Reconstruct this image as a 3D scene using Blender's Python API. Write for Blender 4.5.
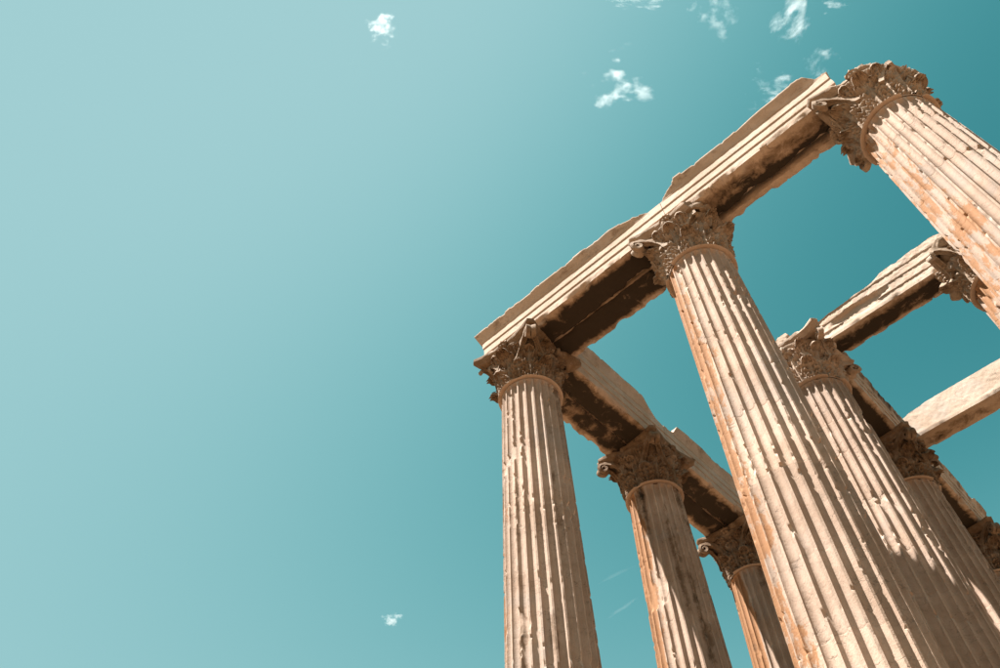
import bpy, math, random
import numpy as np
from mathutils import Matrix, Vector

# ------------------------------------------------------------------ clear
for o in list(bpy.data.objects):
    bpy.data.objects.remove(o, do_unlink=True)
scene = bpy.context.scene
COL = scene.collection

# ------------------------------------------------------------------ camera
cam_d = bpy.data.cameras.new('camera')
cam = bpy.data.objects.new('camera', cam_d)
COL.objects.link(cam)
RC = [[0.7255265866664009, 0.6877268156985766, -0.025357425131456862],
      [-0.5697086067353937, 0.5795357741532599, -0.5827266854093763],
      [-0.3860612327750844, 0.43723004636652985, 0.8122724980586898]]
CAM = Vector((8.789, -10.992, 1.6))
FPX, PPX, PPY = 818.404, 501.655, 332.186
m = Matrix(((RC[0][0], -RC[1][0], -RC[2][0], CAM.x),
            (RC[0][1], -RC[1][1], -RC[2][1], CAM.y),
            (RC[0][2], -RC[1][2], -RC[2][2], CAM.z),
            (0, 0, 0, 1)))
cam.matrix_world = m
cam_d.sensor_width = 36.0
cam_d.lens = FPX / 1000.0 * 36.0
cam_d.shift_x = (500 - PPX) / 1000.0
cam_d.shift_y = (PPY - 334) / 1000.0
cam_d.clip_start = 0.1
cam_d.clip_end = 30000
scene.camera = cam

# ------------------------------------------------------------------ sun and sky
SUN = Vector((-0.19, -0.43, 1.0)).normalized()
sd = bpy.data.lights.new('sun', 'SUN')
sd.energy = 5.0
sd.angle = math.radians(0.53)
sd.color = (1.0, 0.955, 0.89)
sun = bpy.data.objects.new('sun', sd)
COL.objects.link(sun)
sun.location = (0, -20, 60)
sun.rotation_euler = SUN.to_track_quat('Z', 'Y').to_euler()

world = bpy.data.worlds.new('World')
scene.world = world
world.use_nodes = True
wn, wl = world.node_tree.nodes, world.node_tree.links
wn.clear()
w_out = wn.new('ShaderNodeOutputWorld')
w_bg = wn.new('ShaderNodeBackground')
w_sky = wn.new('ShaderNodeTexSky')
w_sky.sky_type = 'NISHITA'
w_sky.sun_disc = False
w_sky.sun_elevation = math.asin(SUN.z)
w_sky.sun_rotation = math.atan2(SUN.x, SUN.y)
w_sky.air_density = 1.0
w_sky.dust_density = 2.0
w_sky.ozone_density = 1.0
w_sky.altitude = 100
# the photograph's teal colour grade, applied evenly to the whole sky, channel by channel
w_sep = wn.new('ShaderNodeSeparateColor')
w_com = wn.new('ShaderNodeCombineColor')
wl.new(w_sky.outputs[0], w_sep.inputs[0])
SKY_S = 0.1
EXPOSURE = 1.95
def w_math(op, x, y):
    nd = wn.new('ShaderNodeMath')
    nd.operation = op
    for k_, v_ in enumerate((x, y)):
        if hasattr(v_, 'is_output'): wl.new(v_, nd.inputs[k_])
        else: nd.inputs[k_].default_value = v_
    return nd.outputs[0]
y_ = w_math('MULTIPLY', w_math('POWER', w_math('MULTIPLY', w_sep.outputs[1], SKY_S), 6.2), 50000.0)
y_ = w_math('DIVIDE', y_, w_math('ADD', w_math('MULTIPLY', y_, 1.0 / 0.62), 1.0))        # film-like shoulder
for ch, v_ in enumerate((w_math('MULTIPLY', w_math('POWER', y_, 2.3), 1.08), y_, w_math('ADD', w_math('MULTIPLY', y_, 0.98), 0.04))):
    wl.new(w_math('MULTIPLY', v_, 1.0 / SKY_S / 2.0 ** EXPOSURE), w_com.inputs[ch])
wl.new(w_com.outputs[0], w_bg.inputs[0])
w_bg.inputs[1].default_value = SKY_S
wl.new(w_bg.outputs[0], w_out.inputs[0])

vs = scene.view_settings
vs.view_transform = 'Standard'
vs.look = 'None'
vs.gamma = 1.0
vs.use_curve_mapping = False
vs.exposure = EXPOSURE
try:
    scene.cycles.volume_step_rate = 0.5
    scene.cycles.volume_max_steps = 256
except Exception:
    pass

# ------------------------------------------------------------------ measures (metres)
ZS = 2.43            # top of the stepped platform
ZN = 18.045          # neck ring of the columns
ZB = 19.677          # underside of the architraves
AH = 1.24            # architrave height
U = [0.0, 5.5, 10.68]
V = [0.0, 5.40, 10.65, 16.56]
CAPH = ZB - ZN

# ------------------------------------------------------------------ numpy noise
def _hash(i, j, k, seed):
    h = (i.astype(np.int64) * 374761393 + j.astype(np.int64) * 668265263 + k.astype(np.int64) * 2147483647 + seed * 974634741)
    h = (h ^ (h >> 13)) & 0xffffffff
    h = (h * 1274126177) & 0xffffffff
    h = (h ^ (h >> 16)) & 0xffffffff
    return h / 4294967295.0

def vnoise(P, f, seed=0):
    Q = np.asarray(P, dtype=float) * f + 1000.0
    I = np.floor(Q).astype(np.int64)
    F = Q - I
    F = F * F * (3 - 2 * F)
    r = 0
    for a in (0, 1):
        for b in (0, 1):
            for c in (0, 1):
                w = (F[:, 0] if a else 1 - F[:, 0]) * (F[:, 1] if b else 1 - F[:, 1]) * (F[:, 2] if c else 1 - F[:, 2])
                r = r + w * _hash(I[:, 0] + a, I[:, 1] + b, I[:, 2] + c, seed)
    return r

def fbm(P, f, seed=0, n=3):
    r, a, t = 0, 1.0, 0
    for k in range(n):
        r = r + a * vnoise(P, f * 2 ** k, seed + 17 * k)
        t += a
        a *= 0.5
    return r / t

def znoise(x, f, seed=0):
    """one-dimensional zigzag noise: straight runs between random heights"""
    q_ = np.asarray(x) * f + 500.0
    q_ = q_ + 0.35 * np.sin(q_ * 2.3 + seed)
    i_ = np.floor(q_).astype(np.int64)
    a_, b_ = _hash(i_, i_ * 0 + 3, i_ * 0, seed), _hash(i_ + 1, i_ * 0 + 3, i_ * 0, seed)
    return a_ + (b_ - a_) * (q_ - i_)

def sstep(a, b, x):
    t = np.clip((x - a) / (b - a), 0, 1)
    return t * t * (3 - 2 * t)

# ------------------------------------------------------------------ mesh helpers
def mesh_np(name, verts, quads, attrs=None, sharp=35, tris=None):
    me = bpy.data.meshes.new(name)
    verts = np.asarray(verts, dtype=np.float32)
    nv = len(verts)
    quads = np.asarray(quads, dtype=np.int32).reshape(-1, 4)
    nq = len(quads)
    tr = np.asarray(tris, dtype=np.int32).reshape(-1, 3) if tris is not None else np.zeros((0, 3), np.int32)
    nt = len(tr)
    me.vertices.add(nv)
    me.vertices.foreach_set('co', verts.ravel())
    me.loops.add(nq * 4 + nt * 3)
    me.loops.foreach_set('vertex_index', np.concatenate([quads.ravel(), tr.ravel()]).astype(np.int32))
    me.polygons.add(nq + nt)
    ls = np.concatenate([np.arange(nq) * 4, nq * 4 + np.arange(nt) * 3]).astype(np.int32)
    me.polygons.foreach_set('loop_start', ls)
    me.polygons.foreach_set('use_smooth', np.ones(nq + nt, dtype=bool))
    me.update(calc_edges=True)
    me.validate()
    for k, a in (attrs or {}).items():
        at = me.attributes.new(k, 'FLOAT', 'POINT')
        at.data.foreach_set('value', np.asarray(a, dtype=np.float32))
    if sharp:
        try:
            me.set_sharp_from_angle(angle=math.radians(sharp))
        except Exception:
            pass
    return me

def grid_quads(nr, nc, wrap=False, flip=False, base=0):
    r = np.arange(nr - 1)[:, None]
    c = np.arange(nc if wrap else nc - 1)[None, :]
    c2 = (c + 1) % nc
    a, b, d, e = r * nc + c, r * nc + c2, (r + 1) * nc + c2, (r + 1) * nc + c
    q = np.stack([a + 0 * c, b + 0 * r, d + 0 * r, e + 0 * c], -1).reshape(-1, 4) + base
    return q[:, ::-1] if flip else q

def link(name, me, mat=None, parent=None, loc=(0, 0, 0), rot=(0, 0, 0)):
    o = bpy.data.objects.new(name, me)
    COL.objects.link(o)
    if mat is not None and me is not None and not me.materials:
        me.materials.append(mat)
    o.parent = parent
    o.location = loc
    o.rotation_euler = rot
    return o

def tag(o, label=None, cat=None, group=None, kind=None):
    if label: o['label'] = label
    if cat: o['category'] = cat
    if group: o['group'] = group
    if kind: o['kind'] = kind
    return o

# ------------------------------------------------------------------ materials
class NT:
    def __init__(s, name):
        s.m = bpy.data.materials.new(name)
        s.m.use_nodes = True
        s.n, s.l = s.m.node_tree.nodes, s.m.node_tree.links
        s.n.clear()
        s.out = s.n.new('ShaderNodeOutputMaterial')
    def node(s, t, **kw):
        n = s.n.new(t)
        for k, v in kw.items():
            setattr(n, k, v)
        return n
    def link(s, a, b): s.l.new(a, b)
    def put(s, v, sock):
        if hasattr(v, 'is_output'): s.l.new(v, sock)
        else: sock.default_value = v
    def noise(s, vec, scale, detail=4, rough=0.55, dist=0.0):
        n = s.node('ShaderNodeTexNoise')
        s.l.new(vec, n.inputs['Vector'])
        n.inputs['Scale'].default_value = scale
        n.inputs['Detail'].default_value = detail
        n.inputs['Roughness'].default_value = rough
        n.inputs['Distortion'].default_value = dist
        return n.outputs['Fac']
    def ramp(s, fac, a, b, lo=0.0, hi=1.0):
        n = s.node('ShaderNodeMapRange', interpolation_type='SMOOTHSTEP')
        s.put(fac, n.inputs[0])
        n.inputs[1].default_value, n.inputs[2].default_value = a, b
        n.inputs[3].default_value, n.inputs[4].default_value = lo, hi
        return n.outputs[0]
    def math(s, op, a, b=0.0):
        n = s.node('ShaderNodeMath', operation=op)
        s.put(a, n.inputs[0]); s.put(b, n.inputs[1])
        return n.outputs[0]
    def mix(s, fac, a, b, blend='MIX'):
        n = s.node('ShaderNodeMix', data_type='RGBA', blend_type=blend)
        s.put(fac, n.inputs[0])
        s.put(a if hasattr(a, 'is_output') else (*a, 1), n.inputs[6])
        s.put(b if hasattr(b, 'is_output') else (*b, 1), n.inputs[7])
        return n.outputs[2]
    def attr(s, name):
        n = s.node('ShaderNodeAttribute', attribute_name=name)
        return n.outputs['Fac']

def stone(name, light, dark, orange_amt=1.0, vein=0.6, bump=0.5, brown=0.0, crust0=0.0):
    t = NT(name)
    geo = t.node('ShaderNodeNewGeometry')
    P = geo.outputs['Position']
    n1 = t.noise(P, 0.9, 5, 0.6, 0.6)
    n2 = t.noise(P, 5.0, 5, 0.65, 0.4)
    n3 = t.noise(P, 38.0, 3, 0.6)
    col = t.mix(t.ramp(n1, 0.35, 0.68), light, dark)
    col = t.mix(t.math('MULTIPLY', t.ramp(n2, 0.5, 0.75), 0.45), col, [c * 0.72 for c in dark])
    col = t.mix(t.math('MULTIPLY', t.ramp(n3, 0.52, 0.72), 0.30), col, [c * 0.55 for c in dark])
    sm = t.noise(P, 1.9, 6, 0.7, 0.3)
    col = t.mix(t.math('MULTIPLY', t.ramp(sm, 0.60, 0.74), 0.45), col, (0.13, 0.088, 0.06))
    gw = t.noise(P, 0.55, 6, 0.65, 0.8)
    col = t.mix(t.math('MULTIPLY', t.ramp(gw, 0.50, 0.66), 0.45), col, [0.5 * (c + 0.78 * light[0]) * 0.86 for c in light])
    fr = t.ramp(t.attr('fresh'), 0.15, 0.7)
    col = t.mix(t.math('MULTIPLY', fr, 0.45), col, (0.46, 0.375, 0.31))
    # thin grey veins and cracks running mostly across
    mp = t.node('ShaderNodeMapping')
    t.link(P, mp.inputs[0])
    mp.inputs['Scale'].default_value = (1.0, 1.0, 2.1)
    wq = t.node('ShaderNodeTexNoise')
    t.link(mp.outputs[0], wq.inputs['Vector'])
    wq.inputs['Scale'].default_value = 1.7
    wq.inputs['Detail'].default_value = 4
    ad = t.node('ShaderNodeMix', data_type='RGBA', blend_type='LINEAR_LIGHT')
    ad.inputs[0].default_value = 0.7
    t.link(mp.outputs[0], ad.inputs[6]); t.link(wq.outputs['Color'], ad.inputs[7])
    vo = t.node('ShaderNodeTexVoronoi', feature='DISTANCE_TO_EDGE')
    t.link(ad.outputs[2], vo.inputs['Vector'])
    vo.inputs['Scale'].default_value = 1.5
    vline = t.ramp(vo.outputs['Distance'], 0.0, 0.022, 1.0, 0.0)
    vmask = t.math('MULTIPLY', vline, t.ramp(t.noise(P, 1.3, 2), 0.42, 0.6))
    col = t.mix(t.math('MULTIPLY', vmask, vein), col, (0.12, 0.088, 0.065))
    tn = t.attr('tone')
    hs = t.node('ShaderNodeHueSaturation')
    t.link(col, hs.inputs['Color'])
    t.link(t.math('ADD', tn, 1.0), hs.inputs['Value'])
    col = hs.outputs[0]
    # brown rain-sheltered patina
    if brown:
        col = t.mix(t.math('MULTIPLY', t.ramp(t.noise(P, 3.3, 5, 0.7), 0.42, 0.62), brown), col, (0.13, 0.08, 0.046))
    # rust-orange patina, and the warm tint painted on shaded beam faces
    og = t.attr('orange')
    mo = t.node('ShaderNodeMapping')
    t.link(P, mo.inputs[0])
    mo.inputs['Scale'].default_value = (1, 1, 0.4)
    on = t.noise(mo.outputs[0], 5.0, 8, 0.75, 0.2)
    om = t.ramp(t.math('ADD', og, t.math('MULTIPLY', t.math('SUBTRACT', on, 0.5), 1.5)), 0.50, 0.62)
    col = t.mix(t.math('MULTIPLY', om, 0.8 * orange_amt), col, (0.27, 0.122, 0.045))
    # black crust
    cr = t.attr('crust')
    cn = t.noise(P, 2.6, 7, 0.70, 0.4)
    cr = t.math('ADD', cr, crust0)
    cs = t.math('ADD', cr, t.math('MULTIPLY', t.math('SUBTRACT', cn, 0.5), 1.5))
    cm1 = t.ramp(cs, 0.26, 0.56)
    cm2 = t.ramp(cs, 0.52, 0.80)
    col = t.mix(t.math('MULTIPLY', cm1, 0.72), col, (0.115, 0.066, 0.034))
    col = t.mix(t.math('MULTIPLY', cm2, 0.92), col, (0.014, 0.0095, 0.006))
    # pits
    pit = t.ramp(t.noise(P, 55.0, 2, 0.5), 0.68, 0.76)
    col = t.mix(t.math('MULTIPLY', pit, 0.5), col, (0.09, 0.058, 0.038))
    bs = t.node('ShaderNodeBsdfPrincipled')
    t.link(col, bs.inputs['Base Color'])
    bs.inputs['Roughness'].default_value = 0.88
    bs.inputs['Specular IOR Level'].default_value = 0.2
    h = t.math('ADD', t.math('MULTIPLY', n2, 0.6), t.math('MULTIPLY', n3, 0.35))
    h = t.math('SUBTRACT', h, t.math('MULTIPLY', pit, 0.25))
    h = t.math('SUBTRACT', h, t.math('MULTIPLY', vmask, 0.25))
    bm = t.node('ShaderNodeBump')
    bm.inputs['Strength'].default_value = bump
    bm.inputs['Distance'].default_value = 0.03
    t.link(h, bm.inputs['Height'])
    t.link(bm.outputs[0], bs.inputs['Normal'])
    t.link(bs.outputs[0], t.out.inputs['Surface'])
    return t.m

M_SHAFT = stone('fluted_marble', (0.39, 0.288, 0.226), (0.315, 0.22, 0.162))
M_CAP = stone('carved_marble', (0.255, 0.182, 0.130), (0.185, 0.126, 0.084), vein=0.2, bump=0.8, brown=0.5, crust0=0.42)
M_CAPL = stone('sunlit_carved_marble', (0.40, 0.305, 0.24), (0.31, 0.222, 0.162), vein=0.2, bump=0.8, brown=0.25, crust0=0.08)  # lighter copy: sunlight on the inner corner capital put into its colour
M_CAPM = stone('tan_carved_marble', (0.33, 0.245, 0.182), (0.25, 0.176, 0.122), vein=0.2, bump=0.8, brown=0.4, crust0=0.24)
M_BEAM = stone('architrave_marble', (0.42, 0.318, 0.25), (0.335, 0.243, 0.178), vein=0.25, bump=0.5)

def plain(name, a, b, scale, bump=0.4, rough=0.95):
    t = NT(name)
    geo = t.node('ShaderNodeNewGeometry')
    P = geo.outputs['Position']
    n1 = t.noise(P, scale, 6, 0.6, 0.3)
    n2 = t.noise(P, scale * 0.07, 3)
    n3 = t.noise(P, scale * 9, 3)
    col = t.mix(t.ramp(n1, 0.3, 0.7), a, b)
    col = t.mix(t.math('MULTIPLY', t.ramp(n2, 0.5, 0.7), 0.35), col, [c * 0.7 for c in b])
    bs = t.node('ShaderNodeBsdfPrincipled')
    t.link(col, bs.inputs['Base Color'])
    bs.inputs['Roughness'].default_value = rough
    bm = t.node('ShaderNodeBump')
    bm.inputs['Strength'].default_value = bump
    bm.inputs['Distance'].default_value = 0.05
    t.link(t.math('ADD', n1, t.math('MULTIPLY', n3, 0.4)), bm.inputs['Height'])
    t.link(bm.outputs[0], bs.inputs['Normal'])
    t.link(bs.outputs[0], t.out.inputs['Surface'])
    return t.m

M_GROUND = plain('dry_earth', (0.19, 0.112, 0.054), (0.14, 0.082, 0.04), 0.9)
M_PLAT = plain('platform_stone', (0.27, 0.18, 0.11), (0.21, 0.138, 0.08), 1.6)

# ------------------------------------------------------------------ ground and platform
def disc(name, R, n, mat, z):
    rr = np.concatenate([[0.001], np.geomspace(4, R, 26)])
    th = np.linspace(0, 2 * np.pi, n, endpoint=False)
    X = np.stack([(rr[:, None] * np.cos(th) + 5), (rr[:, None] * np.sin(th) + 5), np.zeros((len(rr), n))], -1).reshape(-1, 3)
    amp = np.clip((np.hypot(X[:, 0] - 5, X[:, 1] - 5) - 30) / 200, 0, 1) * 3
    X[:, 2] = z + (fbm(X, 0.01, 3) - 0.75) * amp
    return link(name, mesh_np(name, X, grid_quads(len(rr), n, True)), mat)
tag(disc('ground', 9000, 72, M_GROUND, 0.0), kind='structure')

def box_bevel(x0, x1, y0, y1, z0, z1, b=0.03):
    v, q = [], []
    for (zz, ins) in ((z0, 0), (z1 - b, 0), (z1, b)):
        v += [(x0 + ins, y0 + ins, zz), (x1 - ins, y0 + ins, zz), (x1 - ins, y1 - ins, zz), (x0 + ins, y1 - ins, zz)]
    for k in range(2):
        for i in range(4):
            j = (i + 1) % 4
            q.append((k * 4 + i, k * 4 + j, k * 4 + 4 + j, k * 4 + 4 + i))
    q.append((8, 9, 10, 11))
    q.append((3, 2, 1, 0))
    return np.array(v), np.array(q)
plat = tag(link('temple_platform', None), kind='structure')
for k in range(4):
    e = 1.9 + 0.55 * (3 - k)
    z1 = ZS - 0.5 * (3 - k)
    z0 = -0.4 if k == 0 else z1 - 0.5
    v, q = box_bevel(U[0] - e, U[2] + e, V[0] - e, V[3] + e, z0, z1)
    link('step', mesh_np('step', v, q, sharp=20), M_PLAT, plat)

# ------------------------------------------------------------------ columns
NF = 24
TL = np.array([-0.5, -0.45, -0.416, -0.40, -0.36, -0.28, -0.18, -0.06, 0.06, 0.18, 0.28, 0.36, 0.40, 0.416, 0.45])
HF = 0.416
Z0S, Z1S = ZS + 0.95, ZN - 0.02
def shaft_radius(z):
    h = np.clip((z - Z0S) / (Z1S - Z0S), 0, 1)
    return 0.765 + 0.25 * (1 - h) ** 0.9

def make_shaft(root, cx, cy, seed, dz, zlow, rough=1.0, orange=0.5, odir=math.pi, streak=0.2):
    rnd = random.Random(seed)
    NTH = NF * len(TL)
    ph0 = 2 * np.pi / NF * 0.5
    tt = np.tile(TL, NF)
    th = (np.repeat(np.arange(NF), len(TL)) + tt) * (2 * np.pi / NF) + ph0
    # drum joints from the top down
    zs = [Z1S]
    while zs[-1] > Z0S + 0.8:
        zs.append(zs[-1] - rnd.uniform(1.0, 1.75))
    if zs[-1] < Z0S + 0.5:
        zs.pop()
    zs.append(Z0S)
    for k in range(len(zs) - 1):
        zt, zb = zs[k], zs[k + 1]
        g = 0.0008
        step = dz if zt > zlow else 0.3
        seam = rnd.choice((0.001, 0.002, 0.005))
        n = max(4, int((zt - zb) / step))
        z = np.linspace(zb + g, zt - g, n + 1)
        z = np.concatenate([[zb + g, zb + g + 0.012], z[1:-1], [zt - g - 0.012, zt - g]])
        nr = len(z)
        Z = np.repeat(z, NTH)
        T = np.tile(th, nr)
        L = np.tile(tt, nr)
        R = shaft_radius(Z)
        pit = R * 2 * np.pi / NF
        hw = 0.09
        q = np.clip((Z - (Z1S - 0.03 - hw)) / hw, 0, None)
        q = np.maximum(q, np.clip(((Z0S + 0.12 + hw) - Z) / hw, 0, None))
        depth = pit * 0.43 * np.sqrt(np.clip(1 - (L / HF) ** 2 - q ** 2, 0, 1))
        P = np.stack([R * np.cos(T) + cx, R * np.sin(T) + cy, Z], -1)
        jd = np.minimum(Z - zb, zt - Z)
        if k == 0:
            jd = Z - zb
        wob = fbm(P, 1.25, seed + 5)
        wear = sstep(0.58, 0.68, wob)
        chip = 0.065 * sstep(0.69, 0.76, fbm(P, 4.0, seed, 4))
        chip += 0.042 * sstep(0.55, 0.68, vnoise(P, 11.0, seed + 1)) * wear
        chip += 0.010 * sstep(0.60, 0.85, vnoise(P * np.array([1, 1, 0.4]), 18.0, seed + 2)) * (0.08 + 0.92 * wear)
        chip += 0.05 * sstep(0.70, 0.86, vnoise(P, 6.0, seed + 3)) * np.clip(1 - jd / 0.10, 0, 1)
        chip += 0.075 * sstep(0.76, 0.84, fbm(P, 1.3, seed + 4, 2))
        chip *= rough
        r = np.minimum(R - depth, R - chip)
        fresh = np.clip((chip - depth) / 0.03, 0, 1) * sstep(0.40, 0.6, vnoise(P, 0.9, seed + 12))
        fresh = np.concatenate([fresh[:NTH], fresh, fresh[-NTH:]])
        r -= 0.005 * rough * (fbm(P, 13.0, seed + 6, 3) - 0.5)
        r -= seam * np.clip(1 - jd / 0.011, 0, 1)
        dx, dy = rnd.uniform(-.002, .002), rnd.uniform(-.002, .002)
        X = np.stack([r * np.cos(T) + dx, r * np.sin(T) + dy, Z - ZS], -1)
        # lids that close the drum inside the joint
        lid0 = X[:NTH].copy(); lid0[:, :2] *= 0.8
        lid1 = X[-NTH:].copy(); lid1[:, :2] *= 0.8
        X = np.concatenate([lid0, X, lid1])
        face = np.cos(T - odir)
        org = orange * sstep(-0.35, 0.75, face) + 0.18 * sstep(0.55, 0.75, fbm(P, 0.8, seed + 8, 2))
        org *= 0.55 + 0.7 * fbm(P * np.array([1, 1, 0.35]), 0.9, seed + 9, 2)
        org = np.concatenate([org[:NTH], org, org[-NTH:]])
        stk = vnoise(P * np.array([3.2, 3.2, 0.28]), 1.0, seed + 15) * 0.7 + 0.3 * vnoise(P * np.array([9, 9, 0.7]), 1.0, seed + 16)
        crs = streak * sstep(0.45, 0.85, stk)
        crs = np.concatenate([crs[:NTH], crs, crs[-NTH:]])
        tone = np.full(len(X), rnd.uniform(-0.13, 0.06))
        me = mesh_np('drum', X, grid_quads(nr + 2, NTH, True), {'orange': org, 'crust': crs, 'tone': tone, 'fresh': fresh}, sharp=42)
        link('drum', me, M_SHAFT, root)
    # neck ring
    n, mm = 160, 10
    a = np.linspace(0, 2 * np.pi, n, endpoint=False)
    b = np.linspace(0, 2 * np.pi, mm, endpoint=False)
    A, B = np.repeat(a, mm), np.tile(b, n)
    P = np.stack([np.cos(A) * 0.8 + cx, np.sin(A) * 0.8 + cy, np.full_like(A, ZN)], -1)
    keep = sstep(0.30, 0.36, vnoise(P, 1.6, seed + 20)) * 1.1 - 0.1
    rr = 0.08 * (0.78 + 0.40 * fbm(P, 5, seed + 21)) 
    rad = 0.78 + keep * (rr * np.cos(B))
    X = np.stack([rad * np.cos(A), rad * np.sin(A), (ZN - ZS) + 0.025 * np.sin(B) + 0.02 + 0.02 * (fbm(P, 3, seed + 22) - 0.5)], -1)
    link('neck_ring', mesh_np('neck_ring', X, grid_quads(n, mm, True).tolist() + [[(n - 1) * mm + j, (n - 1) * mm + (j + 1) % mm, (j + 1) % mm, j] for j in range(mm)], sharp=60), M_SHAFT, root)
    # attic base
    prof = [(0.0, 1.42), (0.06, 1.46), (0.19, 1.47), (0.3, 1.42), (0.34, 1.32), (0.36, 1.28), (0.46, 1.16), (0.56, 1.17), (0.58, 1.21), (0.62, 1.25), (0.70, 1.24), (0.76, 1.18), (0.78, 1.1), (0.84, 1.09), (0.952, 1.03), (0.955, 0.6)]
    pr = np.array(prof)
    a = np.linspace(0, 2 * np.pi, 64, endpoint=False)
    X = np.stack([pr[:, 1:2] * np.cos(a), pr[:, 1:2] * np.sin(a), np.repeat(pr[:, :1], 64, 1)], -1).reshape(-1, 3)
    link('base', mesh_np('base', X, grid_quads(len(pr), 64, True), sharp=40), M_SHAFT, root)

# ---- capital pieces (local: z = 0 at the neck, +x outward)
BELL = [(0.03, 0.72), (0.25, 0.715), (0.6, 0.735), (0.95, 0.79), (1.2, 0.87), (1.33, 0.96), (1.38, 0.99), (1.41, 0.98)]
def bell_r(z):
    return np.interp(z, [b[0] for b in BELL], [b[1] for b in BELL])

def leaf_mesh(h, w, z0, curl, seed, broken=0.0, lean=0.08):
    ns, nt = 58, 37
    s = np.linspace(0, 1 - broken, ns)
    t = np.linspace(-1, 1, nt)
    S, T = np.repeat(s, nt), np.tile(t, ns)
    # spine
    k = 0.70
    up = np.clip(S / k, 0, 1)
    c = np.clip((S - k) / (1 - k), 0, 1)
    ang = c * math.radians(165)
    rc = curl
    zz = z0 + h * 0.86 * up + rc * np.sin(ang) * 0.75
    ro = 0.06 + lean * up ** 1.6 + rc * (1 - np.cos(ang)) * 0.72
    # lobed outline
    nl = 5.0
    lob = np.abs(np.sin(np.pi * (S * nl + 0.15)))
    outline = (0.80 + 0.28 * np.sin(np.pi * np.clip(S * 1.15, 0, 1))) * (0.60 + 0.40 * lob ** 0.6)
    outline *= np.where(S > k, 1 - 0.55 * c ** 1.5, 1)
    tip = np.clip((S - (s[-1] - 0.10)) / 0.10, 0, 1)
    jag = 0.75 + 0.5 * vnoise(np.stack([T * 2.5, S * 0, S * 0 + seed], -1), 1.0, seed)
    outline = outline * np.sqrt(np.clip(1 - (0.93 * tip) ** 2, 0, 1))
    half = w * 0.5 * outline
    lat = T * half
    # relief: centre rib, folds fanning out, eyes between the lobes
    fold = np.cos(np.pi * 2 * (S * nl + 0.15 - np.abs(T) * 0.9))
    rel = 0.06 * np.exp(-(T / 0.09) ** 2) - 0.07 * np.abs(T) ** 2.0 + 0.065 * fold * np.clip(np.abs(T) * 2.2, 0, 1) * (1 - 0.3 * c)
    rel += 0.030 * np.cos(np.abs(T) * 21 - S * 6) * np.clip(np.abs(T) * 3, 0, 1) * (1 - c) * (1 - tip)
    rel = rel * (1 - 0.75 * tip)
    eye = (1 - lob) ** 3 * np.clip((np.abs(T) - 0.35) * 3, 0, 1)
    rel -= 0.06 * eye
    base = bell_r(np.minimum(zz, 1.1)) 
    # local frame of the spine
    nx, nz = np.cos(ang * 0.9), -np.sin(ang * 0.9)
    nx = np.where(S > k, np.cos(ang), 1.0); nz = np.where(S > k, np.sin(ang), 0.0)
    P = np.stack([S * 3, T, np.full_like(S, seed)], -1)
    nsz = 0.06 * (fbm(P, 2.2, seed) - 0.5) + 0.04 * (fbm(P, 7.0, seed + 3) - 0.5)
    rel = rel + nsz
    r = base + ro + rel * nx
    z = zz + rel * nz
    a = lat / np.maximum(r, 0.6)
    F = np.stack([r * np.cos(a), r * np.sin(a), z], -1)
    th = 0.055 * (1 - 0.45 * np.abs(T) ** 2)
    r2 = r - th * nx - 0.0
    z2 = z - th * nz
    Bk = np.stack([r2 * np.cos(a * 0.96), r2 * np.sin(a * 0.96), z2], -1)
    q1 = grid_quads(ns, nt, flip=False)
    N = ns * nt
    q2 = grid_quads(ns, nt, flip=True, base=N)
    side = []
    for i in range(ns - 1):
        side.append((i * nt, (i + 1) * nt, N + (i + 1) * nt, N + i * nt))
        side.append(((i + 1) * nt + nt - 1, i * nt + nt - 1, N + i * nt + nt - 1, N + (i + 1) * nt + nt - 1))
    for j in range(nt - 1):
        side.append(((ns - 1) * nt + j, (ns - 1) * nt + j + 1, N + (ns - 1) * nt + j + 1, N + (ns - 1) * nt + j))
    return mesh_np('leaf', np.concatenate([F, Bk]), np.concatenate([q1, q2, np.array(side)]), sharp=50)

LOW = [leaf_mesh(0.64, 0.56, 0.02, 0.14, 11 + i, b, 0.09) for i, b in enumerate((0.05, 0.12, 0.0, 0.22, 0.16, 0.30))]
HIGH = [leaf_mesh(1.12, 0.56, 0.03, 0.17, 31 + i, b, 0.07) for i, b in enumerate((0.05, 0.1, 0.18, 0.26, 0.0, 0.30))]

CALYX = [leaf_mesh(0.40, 0.46, 0.93, 0.10, 81 + i, b, 0.10) for i, b in enumerate((0.0, 0.12, 0.24))]

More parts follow.
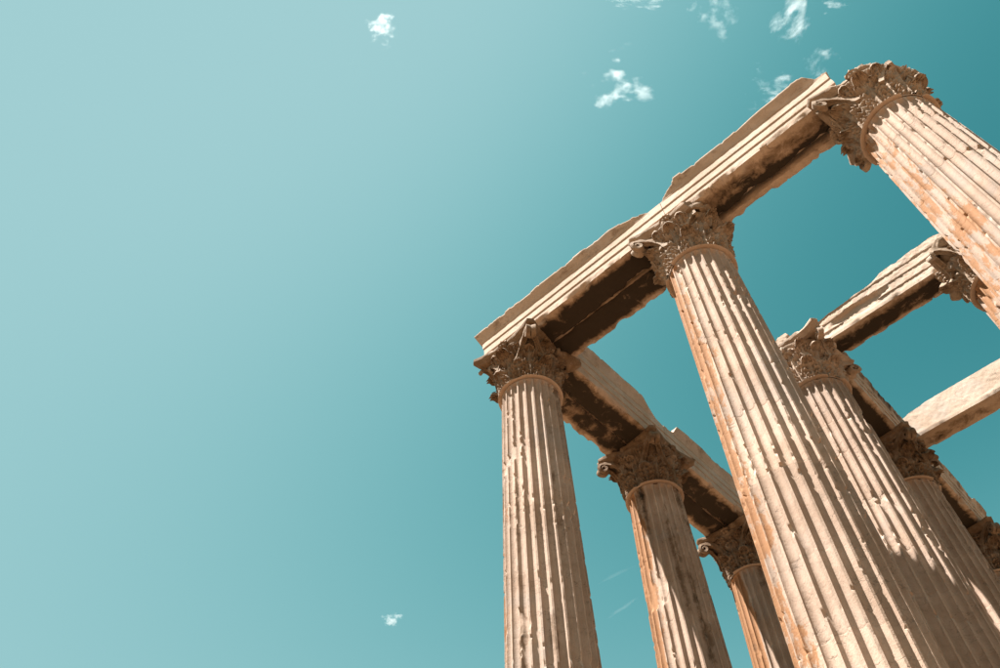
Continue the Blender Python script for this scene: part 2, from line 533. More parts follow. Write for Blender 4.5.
def ribbon(path, width, thick, seed, close=True):
    """sweep of a rough bar with a hollowed face along a 3-D path (n,3)"""
    path = np.asarray(path)
    n = len(path)
    tan = np.gradient(path, axis=0)
    tan /= np.linalg.norm(tan, axis=1)[:, None]
    side = np.cross(tan, np.array([0, 0, 1.0]))
    # keep the width direction horizontal and steady
    hd = path[-1] - path[0]; hd[2] = 0; hd /= np.linalg.norm(hd)
    sdv = np.array([-hd[1], hd[0], 0.0])
    side = np.tile(sdv, (n, 1))
    nor = np.cross(side, tan)
    sec = np.array([(-1, -1), (-1, 0), (-1, 1), (-0.55, 1), (-0.3, 0.45), (0.3, 0.45), (0.55, 1), (1, 1), (1, 0), (1, -1), (0, -1)])
    m_ = len(sec)
    w = np.asarray(width) * np.ones(n)
    tk = np.asarray(thick) * np.ones(n)
    X = path[:, None, :] + side[:, None, :] * (sec[None, :, 0:1] * w[:, None, None] * 0.5) + nor[:, None, :] * (sec[None, :, 1:2] * tk[:, None, None] * 0.5)
    X = X.reshape(-1, 3)
    X = X + (np.stack([fbm(X, 7, seed), fbm(X, 7, seed + 1), fbm(X, 7, seed + 2)], -1) - 0.5) * 0.05
    q = grid_quads(n, m_, True).tolist()
    # end caps
    X = np.concatenate([X, path[:1], path[-1:]])
    c0, c1 = n * m_, n * m_ + 1
    tr = [(c0, (j + 1) % m_, j) for j in range(m_)] + [(c1, (n - 1) * m_ + j, (n - 1) * m_ + (j + 1) % m_) for j in range(m_)]
    return X, q, tr

def volute_mesh(seed, reach=1.34, ztop=1.36, sp=0.17, turns=1.35, off=0.24, width=0.15, a0=0.36, zst=0.66):
    # from the bell, beside the diagonal, out to the corner, ending in a scroll
    n = 22
    u = np.linspace(0, 1, n)
    p0 = np.array([bell_r(zst) + 0.03, 0.0]); 
    rad = p0[0] + (reach - p0[0]) * u ** 1.6
    z = zst + (ztop - zst) * np.sin(u * np.pi / 2) ** 0.9
    lat = a0 * (1 - u) ** 1.1 + off * 0.32 * u
    path = np.stack([rad, lat, z], -1)
    m_ = int(24 * turns)
    v = np.linspace(0, turns * 2 * np.pi, m_)[1:]
    rs = sp * (1 - v / (turns * 2 * np.pi) * 0.78)
    cx, cz = reach, ztop - sp
    sc = np.stack([cx + rs * np.sin(v), np.full_like(v, off * 0.32), cz + rs * np.cos(v)], -1)
    path = np.concatenate([path, sc])
    wd = np.concatenate([np.full(n, width), np.full(len(sc), width * 0.95)])
    tk = np.concatenate([np.linspace(0.13, 0.10, n), np.linspace(0.10, 0.06, len(sc))])
    X, q, tr = ribbon(path, wd, tk, seed)
    return mesh_np('volute', X, q, tris=tr, sharp=50)

def stalk_mesh(seed, **kw):
    kw.setdefault('turns', 0.28)
    return volute_mesh(seed, **kw)

VOL = [volute_mesh(51), volute_mesh(52, reach=1.28, turns=1.2), stalk_mesh(53, reach=1.22), stalk_mesh(54, reach=1.02, ztop=1.22, turns=0.1)]
HEL = [volute_mesh(61, reach=0.98, ztop=1.34, sp=0.10, turns=1.2, off=0.22, width=0.08, a0=0.42, zst=0.78), stalk_mesh(62, reach=0.93, ztop=1.22, sp=0.10, off=0.3, width=0.08, a0=0.42, zst=0.78)]
def mirrored(me):
    m2 = me.copy()
    m2.transform(Matrix.Diagonal((1, -1, 1, 1)))
    m2.flip_normals()
    return m2
VOLM = [mirrored(x) for x in VOL]
HELM = [mirrored(x) for x in HEL]

def bell_mesh(seed):
    z = np.linspace(0.0, 1.41, 26)
    n = 96
    a = np.linspace(0, 2 * np.pi, n, endpoint=False)
    r = bell_r(z) - 0.09 * (1 - sstep(1.0, 1.3, z))
    X = np.stack([r[:, None] * np.cos(a), r[:, None] * np.sin(a), np.repeat(z[:, None], n, 1)], -1).reshape(-1, 3)
    f = 1 - 0.05 * (fbm(X, 4, seed) - 0.3)
    X[:, :2] *= f[:, None]
    return mesh_np('bell', X, grid_quads(len(z), n, True), sharp=60)

def abacus_mesh(seed, broken=()):
    # concave-sided slab with cut corners; three mouldings high
    H0, H1 = 1.385, CAPH
    corner = 1.52
    pts = []
    for k in range(4):
        a0 = math.pi / 4 + k * math.pi / 2
        d = np.array([math.cos(a0), math.sin(a0)]); nrm = np.array([-d[1], d[0]])
        c = corner
        pa, pb = d * c - nrm * 0.09, d * c + nrm * 0.09
        a1 = a0 + math.pi / 2
        d1 = np.array([math.cos(a1), math.sin(a1)]); n1 = np.array([-d1[1], d1[0]])
        pc = d1 * c - n1 * 0.09
        pts += [pa, pa * 0.5 + pb * 0.5]
        mid = np.array([math.cos(a0 + math.pi / 4), math.sin(a0 + math.pi / 4)])
        for u in np.linspace(0, 1, 27)[:-1]:
            p = pb * (1 - u) + pc * u
            sag = 0.15 * (1 - (2 * u - 1) ** 2)
            pts.append(p - mid * sag)
    pts = np.array(pts)
    ang = np.arctan2(pts[:, 1], pts[:, 0])
    zz = np.array([H0, H0 + 0.005, H0 + 0.06, H0 + 0.10, H0 + 0.125, H0 + 0.135, H0 + 0.19, H1 - 0.012, H1 - 0.002])
    sc = np.array([0.70, 0.86, 0.90, 0.955, 0.965, 0.985, 1.0, 1.0, 0.985])
    X, n = [], len(pts)
    for z, s in zip(zz, sc):
        X.append(np.concatenate([pts * s, np.full((n, 1), z)], 1))
    X.append(np.concatenate([pts * 0.3, np.full((n, 1), H1 - 0.002)], 1))
    X = np.concatenate(X)
    A = np.arctan2(X[:, 1], X[:, 0])
    rr = np.hypot(X[:, 0], X[:, 1])
    lim = np.full(len(X), 9.0)
    for (bk, br) in broken:
        a0 = math.pi / 4 + bk * math.pi / 2
        proj = X[:, 0] * math.cos(a0) + X[:, 1] * math.sin(a0)
        rough = br + 0.18 * (fbm(X, 4, seed + 9) - 0.5)
        over = np.clip(proj - rough, 0, None)
        X[:, 0] -= over * math.cos(a0); X[:, 1] -= over * math.sin(a0)
    f = 1 - 0.05 * (fbm(X, 5, seed) - 0.35) - 0.10 * sstep(0.6, 0.8, fbm(X, 3, seed + 2))
    X[:, :2] *= f[:, None]
    mid = X[:, 2] < H1 - 0.02
    X[:, 2] += np.where(mid, 0.03 * (fbm(X, 6, seed + 4) - 0.5), 0)
    q = grid_quads(len(zz) + 1, n, True)
    return mesh_np('abacus', X, q, sharp=45)

def lump_mesh(seed, sx, sy, sz):
    n, mm = 18, 12
    b = np.linspace(0.02, np.pi - 0.02, mm)
    a = np.linspace(0, 2 * np.pi, n, endpoint=False)
    X = np.stack([np.sin(b)[:, None] * np.cos(a), np.sin(b)[:, None] * np.sin(a), -np.cos(b)[:, None] + 0 * a], -1).reshape(-1, 3)
    X *= (0.8 + 0.2 * np.cos(np.arctan2(X[:, 1], X[:, 2]) * 5))[:, None]
    X *= (0.7 + 0.6 * fbm(X, 2.5, seed))[:, None]
    X *= np.array([sx, sy, sz])
    return mesh_np('flower', X, grid_quads(mm, n, True), sharp=50)
FLOWER = [lump_mesh(71, 0.11, 0.17, 0.15), lump_mesh(72, 0.09, 0.13, 0.12)]

LINK = link
def make_capital(root, seed, broken=(), vol=None, mat=None):
    mat = mat or M_CAP
    def link(name, me, m_, *a_):          # shared carvings take their stone from the object
        o = LINK(name, me, M_CAP, *a_)
        o.material_slots[0].link = 'OBJECT'
        o.material_slots[0].material = mat
        return o
    rnd = random.Random(seed)
    cap = link('capital', bell_mesh(seed), M_CAP, root, (0, 0, ZN - ZS))
    for k in range(8):
        link('acanthus_leaf', rnd.choice(LOW), M_CAP, cap, (0, 0, rnd.uniform(-.01, .01)), (0, 0, k * math.pi / 4 + math.pi / 8 + rnd.uniform(-.03, .03)))
    for k in range(8):
        link('acanthus_leaf', rnd.choice(HIGH), M_CAP, cap, (0, 0, rnd.uniform(-.01, .01)), (0, 0, k * math.pi / 4 + rnd.uniform(-.03, .03)))
    for k in range(8):
        link('calyx_leaf', rnd.choice(CALYX), M_CAP, cap, (0, 0, rnd.uniform(-.03, .02)), (0, 0, k * math.pi / 4 + math.pi / 8 + rnd.uniform(-.05, .05)))
    for k in range(4):
        a = math.pi / 4 + k * math.pi / 2
        for side, L in ((0, VOL), (1, VOLM)):
            i = (vol or {}).get((k, side), rnd.choice((0, 1, 2, 2, 3, None)))
            if i is None: continue
            link('volute', L[i], M_CAP, cap, (0, 0, 0.015), (0, 0, a))
        am = k * math.pi / 2
        for side, L in ((0, HEL), (1, HELM)):
            if rnd.random() < 0.35: continue
            link('helix', rnd.choice(L), M_CAP, cap, (0, 0, 0.01), (0, 0, am))
        if rnd.random() < 0.75:
            link('flower', rnd.choice(FLOWER), M_CAP, cap, (1.0 * math.cos(am), 1.0 * math.sin(am), 1.47), (0, 0, am))
    link('abacus', abacus_mesh(seed, broken), M_CAP, cap)

COLS = [
    # i, j, seed, dz, visible down to, chip, orange, label, broken abacus corners
    (0, 0, 101, 0.042, 9.8, 0.8, 0.52, 'fluted marble column at the outer corner where the two outer architraves meet', ()),
    (1, 0, 202, 0.038, 7.0, 0.85, 0.76, 'large pale fluted column under the joint of the two front architraves', ((3, 1.12), (0, 0.98))),
    (2, 0, 303, 0.040, 13.0, 0.8, 0.62, 'sunlit fluted column at the broken free end of the front architrave', ((0, 0.7), (3, 0.9))),
    (0, 1, 404, 0.055, 12.0, 0.8, 1.3, 'orange-stained column carrying the joint of the shaded side architrave', ()),
    (0, 2, 505, 0.06, 14.0, 0.7, 1.5, 'rust-orange column under the far end of the shaded side architrave', ()),
    (1, 1, 606, 0.05, 9.0, 0.9, 0.55, 'fluted column where the inner cross beam meets the inner row', ((1, 1.1),)),
    (2, 1, 707, 0.055, 15.5, 0.9, 0.6, 'fluted column with broken capital under the far end of the rough inner cross beam', ((2, 1.15),)),
    (1, 2, 808, 0.06, 12.0, 0.8, 0.3, 'dark shaded column where the plain far cross beam rests', ()),
    (1, 3, 909, 0.07, 14.5, 0.8, 0.3, 'farthest column at the end of the inner row of architraves', ()),
    (2, 2, 1010, 0.2, 19.0, 0.6, 0.3, 'fluted column under the outer end of the plain far cross beam', ()),
]
VV = {(3, 0): 0, (3, 1): 0}
VOLS = {(0, 0): {**VV, (2, 0): 3, (2, 1): 2}, (0, 1): {**VV, (2, 0): 0, (2, 1): 0}, (0, 2): {(2, 0): 0, (2, 1): 0, **VV}, (1, 0): {(2, 0): 0, (2, 1): 1, (3, 0): None, (3, 1): 3, (0, 0): None, (0, 1): None},
        (1, 2): VV, (1, 3): VV, (2, 0): {(0, 0): 3, (0, 1): None, (3, 0): None, (3, 1): 3}}
for (i, j, seed, dz, zlow, ch, org, lab, brk) in COLS:
    r = link('fluted_column', None, None, None, (U[i], V[j], ZS))
    tag(r, lab, 'column', 'standing temple columns', 'thing')
    v, q = box_bevel(-1.5, 1.5, -1.5, 1.5, 0.0, 0.3, 0.02)
    # base sits straight on the platform
    make_shaft(r, U[i], V[j], seed, dz, zlow, ch, org, streak={(0, 1): 0.68, (0, 2): 0.74, (1, 2): 0.62, (1, 3): 0.62, (0, 0): 0.45}.get((i, j), 0.22))
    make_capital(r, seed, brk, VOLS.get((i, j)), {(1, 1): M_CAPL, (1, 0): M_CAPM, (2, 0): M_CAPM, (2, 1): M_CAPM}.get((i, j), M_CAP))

# ------------------------------------------------------------------ architraves
def face_off(z, style):
    """how far the dressed face stands out beyond the lowest fascia at height z (0..AH)"""
    if style == 'plain':
        return 0.0 * z
    zs = [0, 0.300, 0.305, 0.320, 0.590, 0.595, 0.610, 0.86, 0.865, 0.88, 0.92, 0.97, 1.03, 1.10, 1.16, 1.195, AH]
    of = [0, 0.000, 0.026, 0.030, 0.032, 0.056, 0.060, 0.062, 0.078, 0.085, 0.095, 0.115, 0.145, 0.185, 0.22, 0.235, 0.238]
    return np.interp(z, zs, of)

def dens(a, b, step):
    n = max(2, int(abs(b - a) / step) + 1)
    return np.linspace(a, b, n)

def make_block(root, name, frame, s0, s1, o0, o1, dressed, seed, style='full', mitre=None, end_rough=(0.0, 0.0),
               crown=None, erode=1.0, height=AH, top=None, soffit_crust=0.55, face_rough=0.0, step=0.035, nick=None, zbase=ZB, soffit_rise=None, far_dark=0.0, jag=1.0, ochre_fill=0.05, face_dark=0.0):
    """one block: s along, o across (o0<o1); dressed = -1 or +1 says which long face carries the fasciae"""
    rnd = random.Random(seed)
    zc = 0.86
    if style == 'full':
        zs = np.concatenate([dens(0, 0.29, 0.035), [0.2995, 0.301, 0.306, 0.320], dens(0.34, 0.58, 0.035), [0.5895, 0.591, 0.596, 0.610],
                             dens(0.63, 0.85, 0.034), [0.86, 0.865, 0.87, 0.88, 0.90, 0.92, 0.945, 0.97, 1.0, 1.03, 1.06, 1.10, 1.13, 1.16, 1.19, 1.195, 1.215, AH]])
        zs = zs / AH * height
    else:
        zs = dens(0, height, 0.04)
    out_o = np.where(True, 0.0, 0.0) + np.zeros_like(zs)
    off = face_off(zs * AH / height, style)
    # section loop: soffit (far side -> dressed side), dressed face up, top, plain face down
    w = o1 - o0
    so = dens(0, w, step)                      # distance from the dressed face, along the soffit
    sec = []
    for d in so[::-1]: sec.append((d, 0.0, 0.0, 0))            # (distance in from dressed face, z, off, face id)
    for z, f in zip(zs[1:], off[1:]): sec.append((0.0, z, f, 1))
    for d in dens(0, w, 0.12)[1:]: sec.append((d, height, off[-1] * max(0, 1 - d / w), 2))
    for z in dens(height, 0, 0.05)[1:-1]: sec.append((w, z, 0.0, 3))
    sec = np.array(sec)
    m_ = len(sec)
    n = max(6, int((s1 - s0) / step))
    tau = np.linspace(0, 1, n + 1)
    D = np.tile(sec[:, 0], n + 1); Z = np.tile(sec[:, 1], n + 1); OF = np.tile(sec[:, 2], n + 1); FI = np.tile(sec[:, 3], n + 1)
    TA = np.repeat(tau, m_)
    a0, a1 = np.full(len(D), s0), np.full(len(D), s1)
    ztrue = Z * AH / height
    if mitre == 'start':
        a0 = a0 - face_off(ztrue, style)
    fo = np.stack([D * 1.0, Z, np.full_like(D, seed * 0.1)], -1)
    a0 = a0 + end_rough[0] * (fbm(fo, 2.2, seed + 1) - 0.5) * 2
    a1 = a1 + end_rough[1] * (fbm(fo, 2.2, seed + 2) - 0.5) * 2
    Sx = a0 * (1 - TA) + a1 * TA
    along = np.stack([Sx, np.zeros_like(Sx), np.full_like(Sx, seed * 3.1)], -1)
    # crown losses: crown(s) keeps between 0 and 1
    if crown is not None and style == 'full':
        kp = np.interp(Sx, crown[0], crown[1])
        kp = np.clip(kp + (znoise(Sx, 1.1, seed + 3) - 0.5) * 0.40 * (kp < 0.99) - jag * np.clip(znoise(Sx, 2.7, seed + 31) - .55, 0, 1) * 0.30, 0.0, 1.0)
        ci = np.floor(Sx * 2.1 + 0.35 * np.sin(Sx * 3 + seed)).astype(np.int64)
        hc = _hash(ci, ci * 0, ci * 0, seed + 77)
        kp = np.clip(kp - jag * 0.16 * np.clip(hc - 0.45, 0, 1) / 0.55 - 0.06 * (znoise(Sx, 7, seed + 33) > 0.7), 0, 1)
        hi = ztrue > zc
        Z = np.where(hi, (zc + (ztrue - zc) * (0.10 + 0.90 * kp)) * height / AH, Z)
        fb = 0.062
        OF = np.where(hi & (FI < 3), fb * (OF > 0.02) + np.clip(OF - fb, 0, None) * kp, OF)
    if top is not None:
        tz = np.interp(Sx, top[0], top[1])
        tz = np.clip(tz + (znoise(Sx, 1.3, seed + 4) - 0.5) * 0.16 + (znoise(Sx, 4.5, seed + 32) - .5) * 0.06, 0.2, 2.0)
        Z = np.minimum(Z, height * tz)
        OFm = np.clip(OF, 0, 0.09 if style == 'full' else 0.03)
        OF = np.where(FI == 2, OFm * np.clip(1 - D / w, 0, 1), np.minimum(OF, OFm if style == 'full' and crown is None else OF))
    P = np.stack([Sx, D + seed * 2.3, Z], -1)
    # erosion: soft all over, harder on the arrises
    d_ar = np.minimum(np.hypot(D, Z), 9) if True else 0
    d_ar = np.minimum(d_ar, np.hypot(D - w, Z))
    edge = np.clip(1 - d_ar / 0.16, 0, 1)
    bite = erode * (0.09 * np.clip(znoise(Sx + 3.3 * (D > w * 0.5), 2.2, seed + 6) - 0.55, 0, 1) / 0.45 + 0.05 * np.clip(znoise(Sx, 6.5, seed + 62) - 0.6, 0, 1) / 0.4 + 0.015 * vnoise(P, 10, seed + 61)) * edge
    sg = np.where(D < w * 0.5, 1.0, -1.0)
    nD = D + bite * sg * np.where((FI == 0) | (FI == 1) | (FI == 3), 1, 0)
    nZ = Z + bite * 0.9 * np.where(FI != 2, 1, 0)
    # surface roughness
    ro = 0.012 * erode * (fbm(P, 7, seed + 7, 4) - 0.5)
    nD = nD + np.where(FI == 1, ro + face_rough * sstep(0.10, 0.2, Z) * (0.6 * np.clip(fbm(P, 2.4, seed + 8, 4) - 0.3, 0, 1) + 0.5 * np.clip(fbm(P, 15.0, seed + 81, 3) - 0.35, 0, 1)), 0) - np.where(FI == 3, ro * 3, 0)
    nZ = nZ + np.where(FI == 0, 0.03 * erode * (fbm(P, 3.5, seed + 9, 4) - 0.42), 0)
    nZ = nZ - np.where(FI == 2, 0.05 * fbm(P, 3, seed + 10, 3), 0)
    # sunken soffit areas
    if soffit_rise is not None:
        for (x0, x1, d0, d1, dep) in soffit_rise:
            jag = 0.10 * (fbm(P, 3, seed + 11, 3) - 0.5)
            msk = sstep(x0 - .03, x0 + .03, Sx + jag) * (1 - sstep(x1 - .03, x1 + .03, Sx + jag)) * sstep(d0 - .015, d0 + .015, D + jag * .5) * (1 - sstep(d1 - .015, d1 + .015, D + jag * .5))
            nZ = nZ + np.where(FI == 0, dep * msk, 0)
    if nick is not None:
        for (xx, zz_, rx, rz, dep) in nick:
            g = np.clip(1 - np.sqrt(((Sx - xx) / rx) ** 2 + ((Z - zz_) / rz) ** 2) + 0.5 * (fbm(P, 4, seed + 12, 3) - 0.5), 0, 1)
            nD = nD + np.where(FI == 1, dep * sstep(0, 0.35, g), 0)
            OF = np.where(FI == 1, OF * (1 - sstep(0, 0.3, g)), OF)
            nZ = nZ + np.where(FI == 0, dep * 0.7 * sstep(0, 0.35, g) * np.clip(1 - D / 0.3, 0, 1), 0)
    acr = nD - OF                                   # distance inward from the lowest fascia plane
    O = (o0 + acr) if dressed < 0 else (o1 - acr)
    (ox, oy), sdir, odir = frame
    X = np.stack([ox + Sx * sdir[0] + O * odir[0], oy + Sx * sdir[1] + O * odir[1], zbase + nZ + 0.004], -1)
    # crust on the sheltered underside
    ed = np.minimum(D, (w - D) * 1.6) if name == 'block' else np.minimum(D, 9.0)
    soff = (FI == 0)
    cr = np.where(soff, soffit_crust * (0.35 + 0.65 * sstep(0.03, 0.32, ed)) + 0.42 * (fbm(P, 0.9, seed + 13, 3) - 0.5) + far_dark * sstep(0.5, 0.72, D), 0.0)  # last term: darker band along the gap side of the soffit
    cr = np.where((FI == 1) & (ztrue > 0.88) & (style == 'full'), 0.22 + 0.34 * (fbm(P * np.array([.4, 1, 2]), 1.5, seed + 14) - .5), cr)
    cr = np.where(FI == 3, 0.1, cr)
    cr = cr + np.where((FI == 1), face_dark * (0.5 + fbm(P, 0.8, seed + 15, 3)), 0.0)  # patchy darkening over the whole dressed face
    og = np.where(soff, 0.15, ochre_fill)  # ochre part warms the colour of shaded faces against the teal sky light
    q = grid_quads(n + 1, m_, True)
    # end caps as fans of quads toward a centre line
    det = sdir[0] * odir[1] - sdir[1] * odir[0]
    flip = (det > 0) != (dressed > 0)
    nb = len(X)
    c0, c1 = X[:m_].mean(0), X[-m_:].mean(0)
    inner0 = c0 + (X[:m_] - c0) * 0.5 ; inner1 = c1 + (X[-m_:] - c1) * 0.5
    jit = (vnoise(inner0, 5, seed) - 0.5) * 0.06 * (end_rough[0] > 0)
    inner0[:, 0] += jit * sdir[0]; inner0[:, 1] += jit * sdir[1]
    jit = (vnoise(inner1, 5, seed) - 0.5) * 0.06 * (end_rough[1] > 0)
    inner1[:, 0] += jit * sdir[0]; inner1[:, 1] += jit * sdir[1]
    X = np.concatenate([X, inner0, inner1, [c0], [c1]])
    j = np.arange(m_); j2 = (j + 1) % m_
    L0 = (n) * m_
    capq = np.concatenate([np.stack([j2, j, nb + j, nb + j2], -1), np.stack([L0 + j, L0 + j2, nb + m_ + j2, nb + m_ + j], -1)])
    tr = np.concatenate([np.stack([nb + j2, nb + j, np.full(m_, nb + 2 * m_)], -1), np.stack([nb + m_ + j, nb + m_ + j2, np.full(m_, nb + 2 * m_ + 1)], -1)])
    q = np.concatenate([q, capq])
    if flip: q = q[:, ::-1]; tr = tr[:, ::-1]
    z2 = np.zeros(2 * m_ + 2)
    base = Vector((root.location.x, root.location.y, root.location.z))
    X = X - np.array(base)
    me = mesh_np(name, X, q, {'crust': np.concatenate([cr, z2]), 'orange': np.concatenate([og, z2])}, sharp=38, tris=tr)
    return link(name, me, M_BEAM, root)

def beam(loc, label, cat='beam'):
    r = link('architrave_beam', None, None, None, loc)
    tag(r, label, cat, 'architraves resting on the capitals', 'thing')
    return r
FX = lambda y: ((0.0, y), (1, 0), (0, 1))      # along u, across v
FY = lambda x: ((x, 0.0), (0, 1), (1, 0))      # along v, across u
HW = 0.825
G = 0.006
# front architrave, corner span
b = beam((U[0], V[0], ZB), 'front architrave span from the outer corner with dark stained soffit')
make_block(b, 'outer_block', FX(0), -HW, U[1] - G, -HW, 0.0 - G, -1, 11, mitre='start', jag=0.55,
           crown=([-1.2, 3.0, 3.6, 4.4, 4.9, 5.2, 6], [1, 1, 0.85, 0.75, 0.4, 0.0, 0.0]), soffit_crust=0.9)
make_block(b, 'inner_block', FX(0), -HW, U[1] - G, 0.0 + G, HW, 1, 12, mitre='start',
           crown=([-1.2, 6], [0.8, 0.7]), soffit_crust=0.9)
# front architrave, second span
b = beam((U[1], V[0], ZB), 'front architrave span ending broken at the sunlit column')
make_block(b, 'outer_block', FX(0), U[1] + G, U[2] - 0.35, -HW, -0.02, -1, 21, end_rough=(0, 0.12), jag=0.7,
           crown=([5, 5.55, 5.8, 6.1, 8.5, 9.6, 9.9, 10.1, 11], [0.0, 0.1, 0.75, 1, 0.9, 0.9, 0.8, 0.0, 0.0]), soffit_crust=0.66, far_dark=0.4,
           nick=[(6.7, 0.0, 0.12, 0.1, 0.10), (6.95, 0.0, 0.15, 0.1, 0.10), (8.3, 0.0, 0.1, 0.08, 0.08)])
make_block(b, 'inner_block', FX(0), U[1] + 0.35, U[2] - 0.6, 0.10, 0.33, 1, 22, style='plain', end_rough=(0.05, 0.1), height=0.8, soffit_crust=0.3)
# side architrave
b = beam((U[0], V[0] + HW, ZB), 'shaded side architrave span joining the outer corner')
make_block(b, 'outer_block', FY(0), HW + 0.02, V[1] - G, -0.74, 0.02 - G, -1, 31, crown=([0, 6], [1, 0.8]), soffit_crust=0.72)
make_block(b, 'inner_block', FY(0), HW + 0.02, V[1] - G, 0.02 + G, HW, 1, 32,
           crown=([0, 3.6, 4.2, 4.6, 5.0, 6], [1, 1, 0.8, 0.35, 0.0, 0]), soffit_crust=0.85, jag=0.25, ochre_fill=0.34)
b = beam((U[0], V[1], ZB), 'shaded side architrave span farther back behind the pale column')
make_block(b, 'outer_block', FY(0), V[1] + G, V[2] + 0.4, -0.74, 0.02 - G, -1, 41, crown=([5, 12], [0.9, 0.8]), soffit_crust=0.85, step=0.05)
make_block(b, 'inner_block', FY(0), V[1] + G, V[2] + 0.4, 0.02 + G, HW, 1, 42, crown=([5, 5.9, 6.0, 12], [0.1, 0.2, 0.95, 0.9]), soffit_crust=0.9, step=0.05, jag=0.3, ochre_fill=0.34)
# inner cross beam, rough
b = beam((U[1], V[1], ZB), 'rough eroded inner cross beam with a black underside')
make_block(b, 'block', FX(V[1]), U[1] - 1.15, U[2] + 0.3, -0.10, 0.70, -1, 51, style='full', end_rough=(0.35, 0.2), erode=0.8, face_rough=0.075,
           top=([4, 4.7, 5.0, 5.3, 5.55, 5.72, 5.95, 6.15, 6.6, 7.4, 8.2, 9.2, 10, 11], [0.45, 0.55, 0.62, 0.95, 0.92, 0.55, 0.84, 0.60, 0.64, 0.68, 0.76, 0.86, 0.9, 0.86]), soffit_crust=0.85,
           nick=[(5.9, 0.75, 0.5, 0.35, 0.14), (7.6, 0.45, 0.9, 0.22, 0.06)])
# inner row
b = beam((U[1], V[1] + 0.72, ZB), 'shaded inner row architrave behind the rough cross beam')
make_block(b, 'block', FY(U[1]), V[1] + 0.72, V[2] - G, -0.7, 0.78, 1, 61, crown=([5, 12], [0.5, 0.6]), soffit_crust=1.05, step=0.05, jag=1.2, ochre_fill=0.25, face_dark=0.30, erode=1.8)
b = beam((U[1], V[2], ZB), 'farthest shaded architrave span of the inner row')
make_block(b, 'block', FY(U[1]), V[2] + G, V[3] + 0.3, -0.7, 0.78, 1, 71, crown=([5, 20], [0.6, 0.6]), soffit_crust=1.05, step=0.06, jag=1.2, ochre_fill=0.25, face_dark=0.30, erode=1.8)
# far cross beam
b = beam((U[1] + 0.66, V[2], ZB), 'plain pitted far cross beam with a clean lower edge')
make_block(b, 'block', FX(V[2]), U[1] + 0.64, U[2] + 0.2, -0.16, 0.56, -1, 81, style='plain', erode=0.5, face_rough=0.055, height=1.05,
           top=([5, 6.2, 7, 8, 12], [0.75, 0.8, 0.98, 1.1, 1.2]), soffit_crust=0.42, step=0.04)

# ------------------------------------------------------------------ clouds
def pix_dir(px, py):
    d = Vector(((px - PPX) / FPX, (py - PPY) / FPX, 1))
    return Vector([RC[0][k] * d.x + RC[1][k] * d.y + RC[2][k] * d.z for k in range(3)]).normalized()

def cloud_material(seed, dens_, scale, cover, warp):
    t = NT('cloud_vapour')
    tc = t.node('ShaderNodeTexCoord')
    ob = tc.outputs['Object']
    ln = t.node('ShaderNodeVectorMath', operation='LENGTH')
    wv = t.node('ShaderNodeTexNoise')
    sh_ = t.node('ShaderNodeVectorMath', operation='ADD')
    t.link(ob, sh_.inputs[0]); sh_.inputs[1].default_value = (seed * 1.9, seed * 5.3, seed * 0.7)
    t.link(sh_.outputs[0], wv.inputs['Vector'])
    wv.inputs['Scale'].default_value = 1.8
    wv.inputs['Detail'].default_value = 5
    wc = t.node('ShaderNodeVectorMath', operation='SUBTRACT')
    t.link(wv.outputs['Color'], wc.inputs[0]); wc.inputs[1].default_value = (0.5, 0.5, 0.5)
    wm = t.node('ShaderNodeVectorMath', operation='MULTIPLY_ADD')
    t.link(wc.outputs[0], wm.inputs[0]); wm.inputs[1].default_value = (warp, warp, warp)
    t.link(ob, wm.inputs[2])
    t.link(wm.outputs[0], ln.inputs[0])
    ln0 = t.node('ShaderNodeVectorMath', operation='LENGTH')
    t.link(ob, ln0.inputs[0])
    rim = t.ramp(ln0.outputs['Value'], 0.6, 0.97, 1.0, 0.0)
    fall = t.ramp(ln.outputs['Value'], 0.05, 0.85, 1.0, 0.0)
    off = t.node('ShaderNodeVectorMath', operation='ADD')
    t.link(ob, off.inputs[0]); off.inputs[1].default_value = (seed * 3.7, seed * 1.3, seed * 2.1)
    n = t.noise(off.outputs[0], scale, 12, 0.74, 0.0)
    d = t.math('ADD', n, t.math('MULTIPLY', t.math('SUBTRACT', fall, 1.0), 0.42))
    d = t.ramp(d, cover - 0.01, cover + 0.20)
    d = t.math('MULTIPLY', t.math('MULTIPLY', d, rim), dens_ * 0.45)
    pv = t.node('ShaderNodeVolumePrincipled')
    pv.inputs['Color'].default_value = (0.98, 0.98, 0.98, 1)
    pv.inputs['Anisotropy'].default_value = 0.3
    t.link(d, pv.inputs['Density'])
    t.link(pv.outputs[0], t.out.inputs['Volume'])
    return t.m

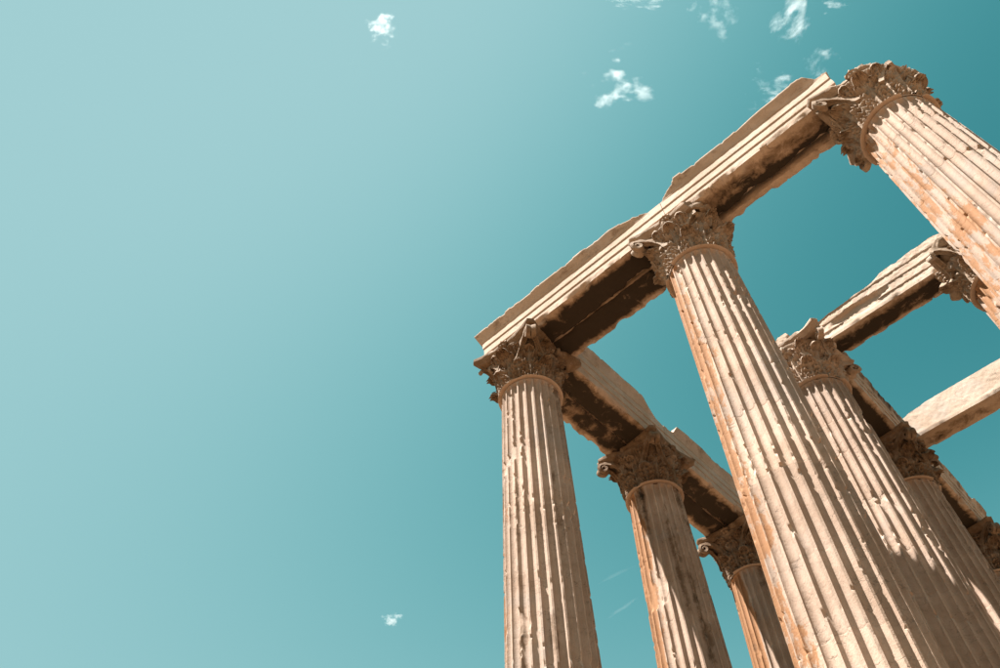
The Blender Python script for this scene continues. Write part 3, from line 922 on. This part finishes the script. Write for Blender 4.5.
def cloud(px, py, wpx, hpx, seed, label, dens_=0.03, cover=0.42, alt=1200.0, tilt=0.0, scale=2.2, warp=2.6):
    d = pix_dir(px, py)
    dist = alt / d.z
    pos = CAM + d * dist
    rx, ry = wpx * 0.5 / FPX * dist, hpx * 0.5 / FPX * dist
    # icosphere-like closed skin
    n, mm = 24, 14
    b_ = np.linspace(0.001, np.pi - 0.001, mm)
    a_ = np.linspace(0, 2 * np.pi, n, endpoint=False)
    X = np.stack([np.sin(b_)[:, None] * np.cos(a_), np.sin(b_)[:, None] * np.sin(a_), -np.cos(b_)[:, None] + 0 * a_], -1).reshape(-1, 3)
    me = mesh_np('cloud', X, grid_quads(mm, n, True), sharp=0)
    o = link('cloud', me, cloud_material(seed, dens_, scale, cover, warp))
    # flat-ish body: long axes across the view, shallow along it
    z = d
    x = Vector((RC[0][0], RC[0][1], RC[0][2]))
    x = (x - z * x.dot(z)).normalized()
    y = z.cross(x).normalized()
    c, s = math.cos(tilt), math.sin(tilt)
    x, y = x * c + y * s, y * c - x * s
    Rm = Matrix((x, y, z)).transposed().to_4x4()
    o.matrix_world = Matrix.Translation(pos) @ Rm @ Matrix.Diagonal((rx, ry, min(rx, ry) * 0.8, 1))
    tag(o, label, 'cloud', 'small scattered clouds')
    return o

cloud(384, 27, 78, 66, 1, 'small dense bright cloud alone in the pale sunward sky', 0.20, 0.40, scale=1.9, warp=1.3)
cloud(616, 85, 124, 86, 2, 'ragged open cloud over the middle of the front architrave', 0.09, 0.455, scale=2.0)
cloud(788, 16, 110, 66, 3, 'streaky cloud high above the ragged pair near the broken architrave end', 0.10, 0.44, tilt=-0.9, scale=2.0)
cloud(774, 84, 104, 60, 4, 'ragged cloud just above the broken crown of the front architrave', 0.11, 0.43, scale=2.0)
cloud(820, 66, 80, 56, 5, 'faint wisp touching the broken end of the front architrave', 0.07, 0.45, tilt=-0.8)
cloud(714, 10, 80, 80, 6, 'thin faint wisp between the flat cloud strip and the streaky cloud', 0.035, 0.44)
cloud(641, -2, 110, 36, 7, 'flat bright cloud strip beside the thin faint wisp', 0.13, 0.40)
cloud(393, 620, 44, 30, 8, 'tiny lone white cloud low in the open sky', 0.14, 0.40, warp=1.2)
cloud(838, 3, 54, 36, 9, 'tiny white puff above the streaky cloud', 0.09, 0.41)
cloud(617, 574, 90, 9, 10, 'fainter and longer of two straight thin cloud streaks low in the sky', 0.012, 0.30, tilt=-0.46, scale=1.0, warp=0.4)
cloud(624, 607, 80, 9, 11, 'brighter and shorter of two straight thin cloud streaks low in the sky', 0.018, 0.30, tilt=-0.55, scale=1.0, warp=0.4)
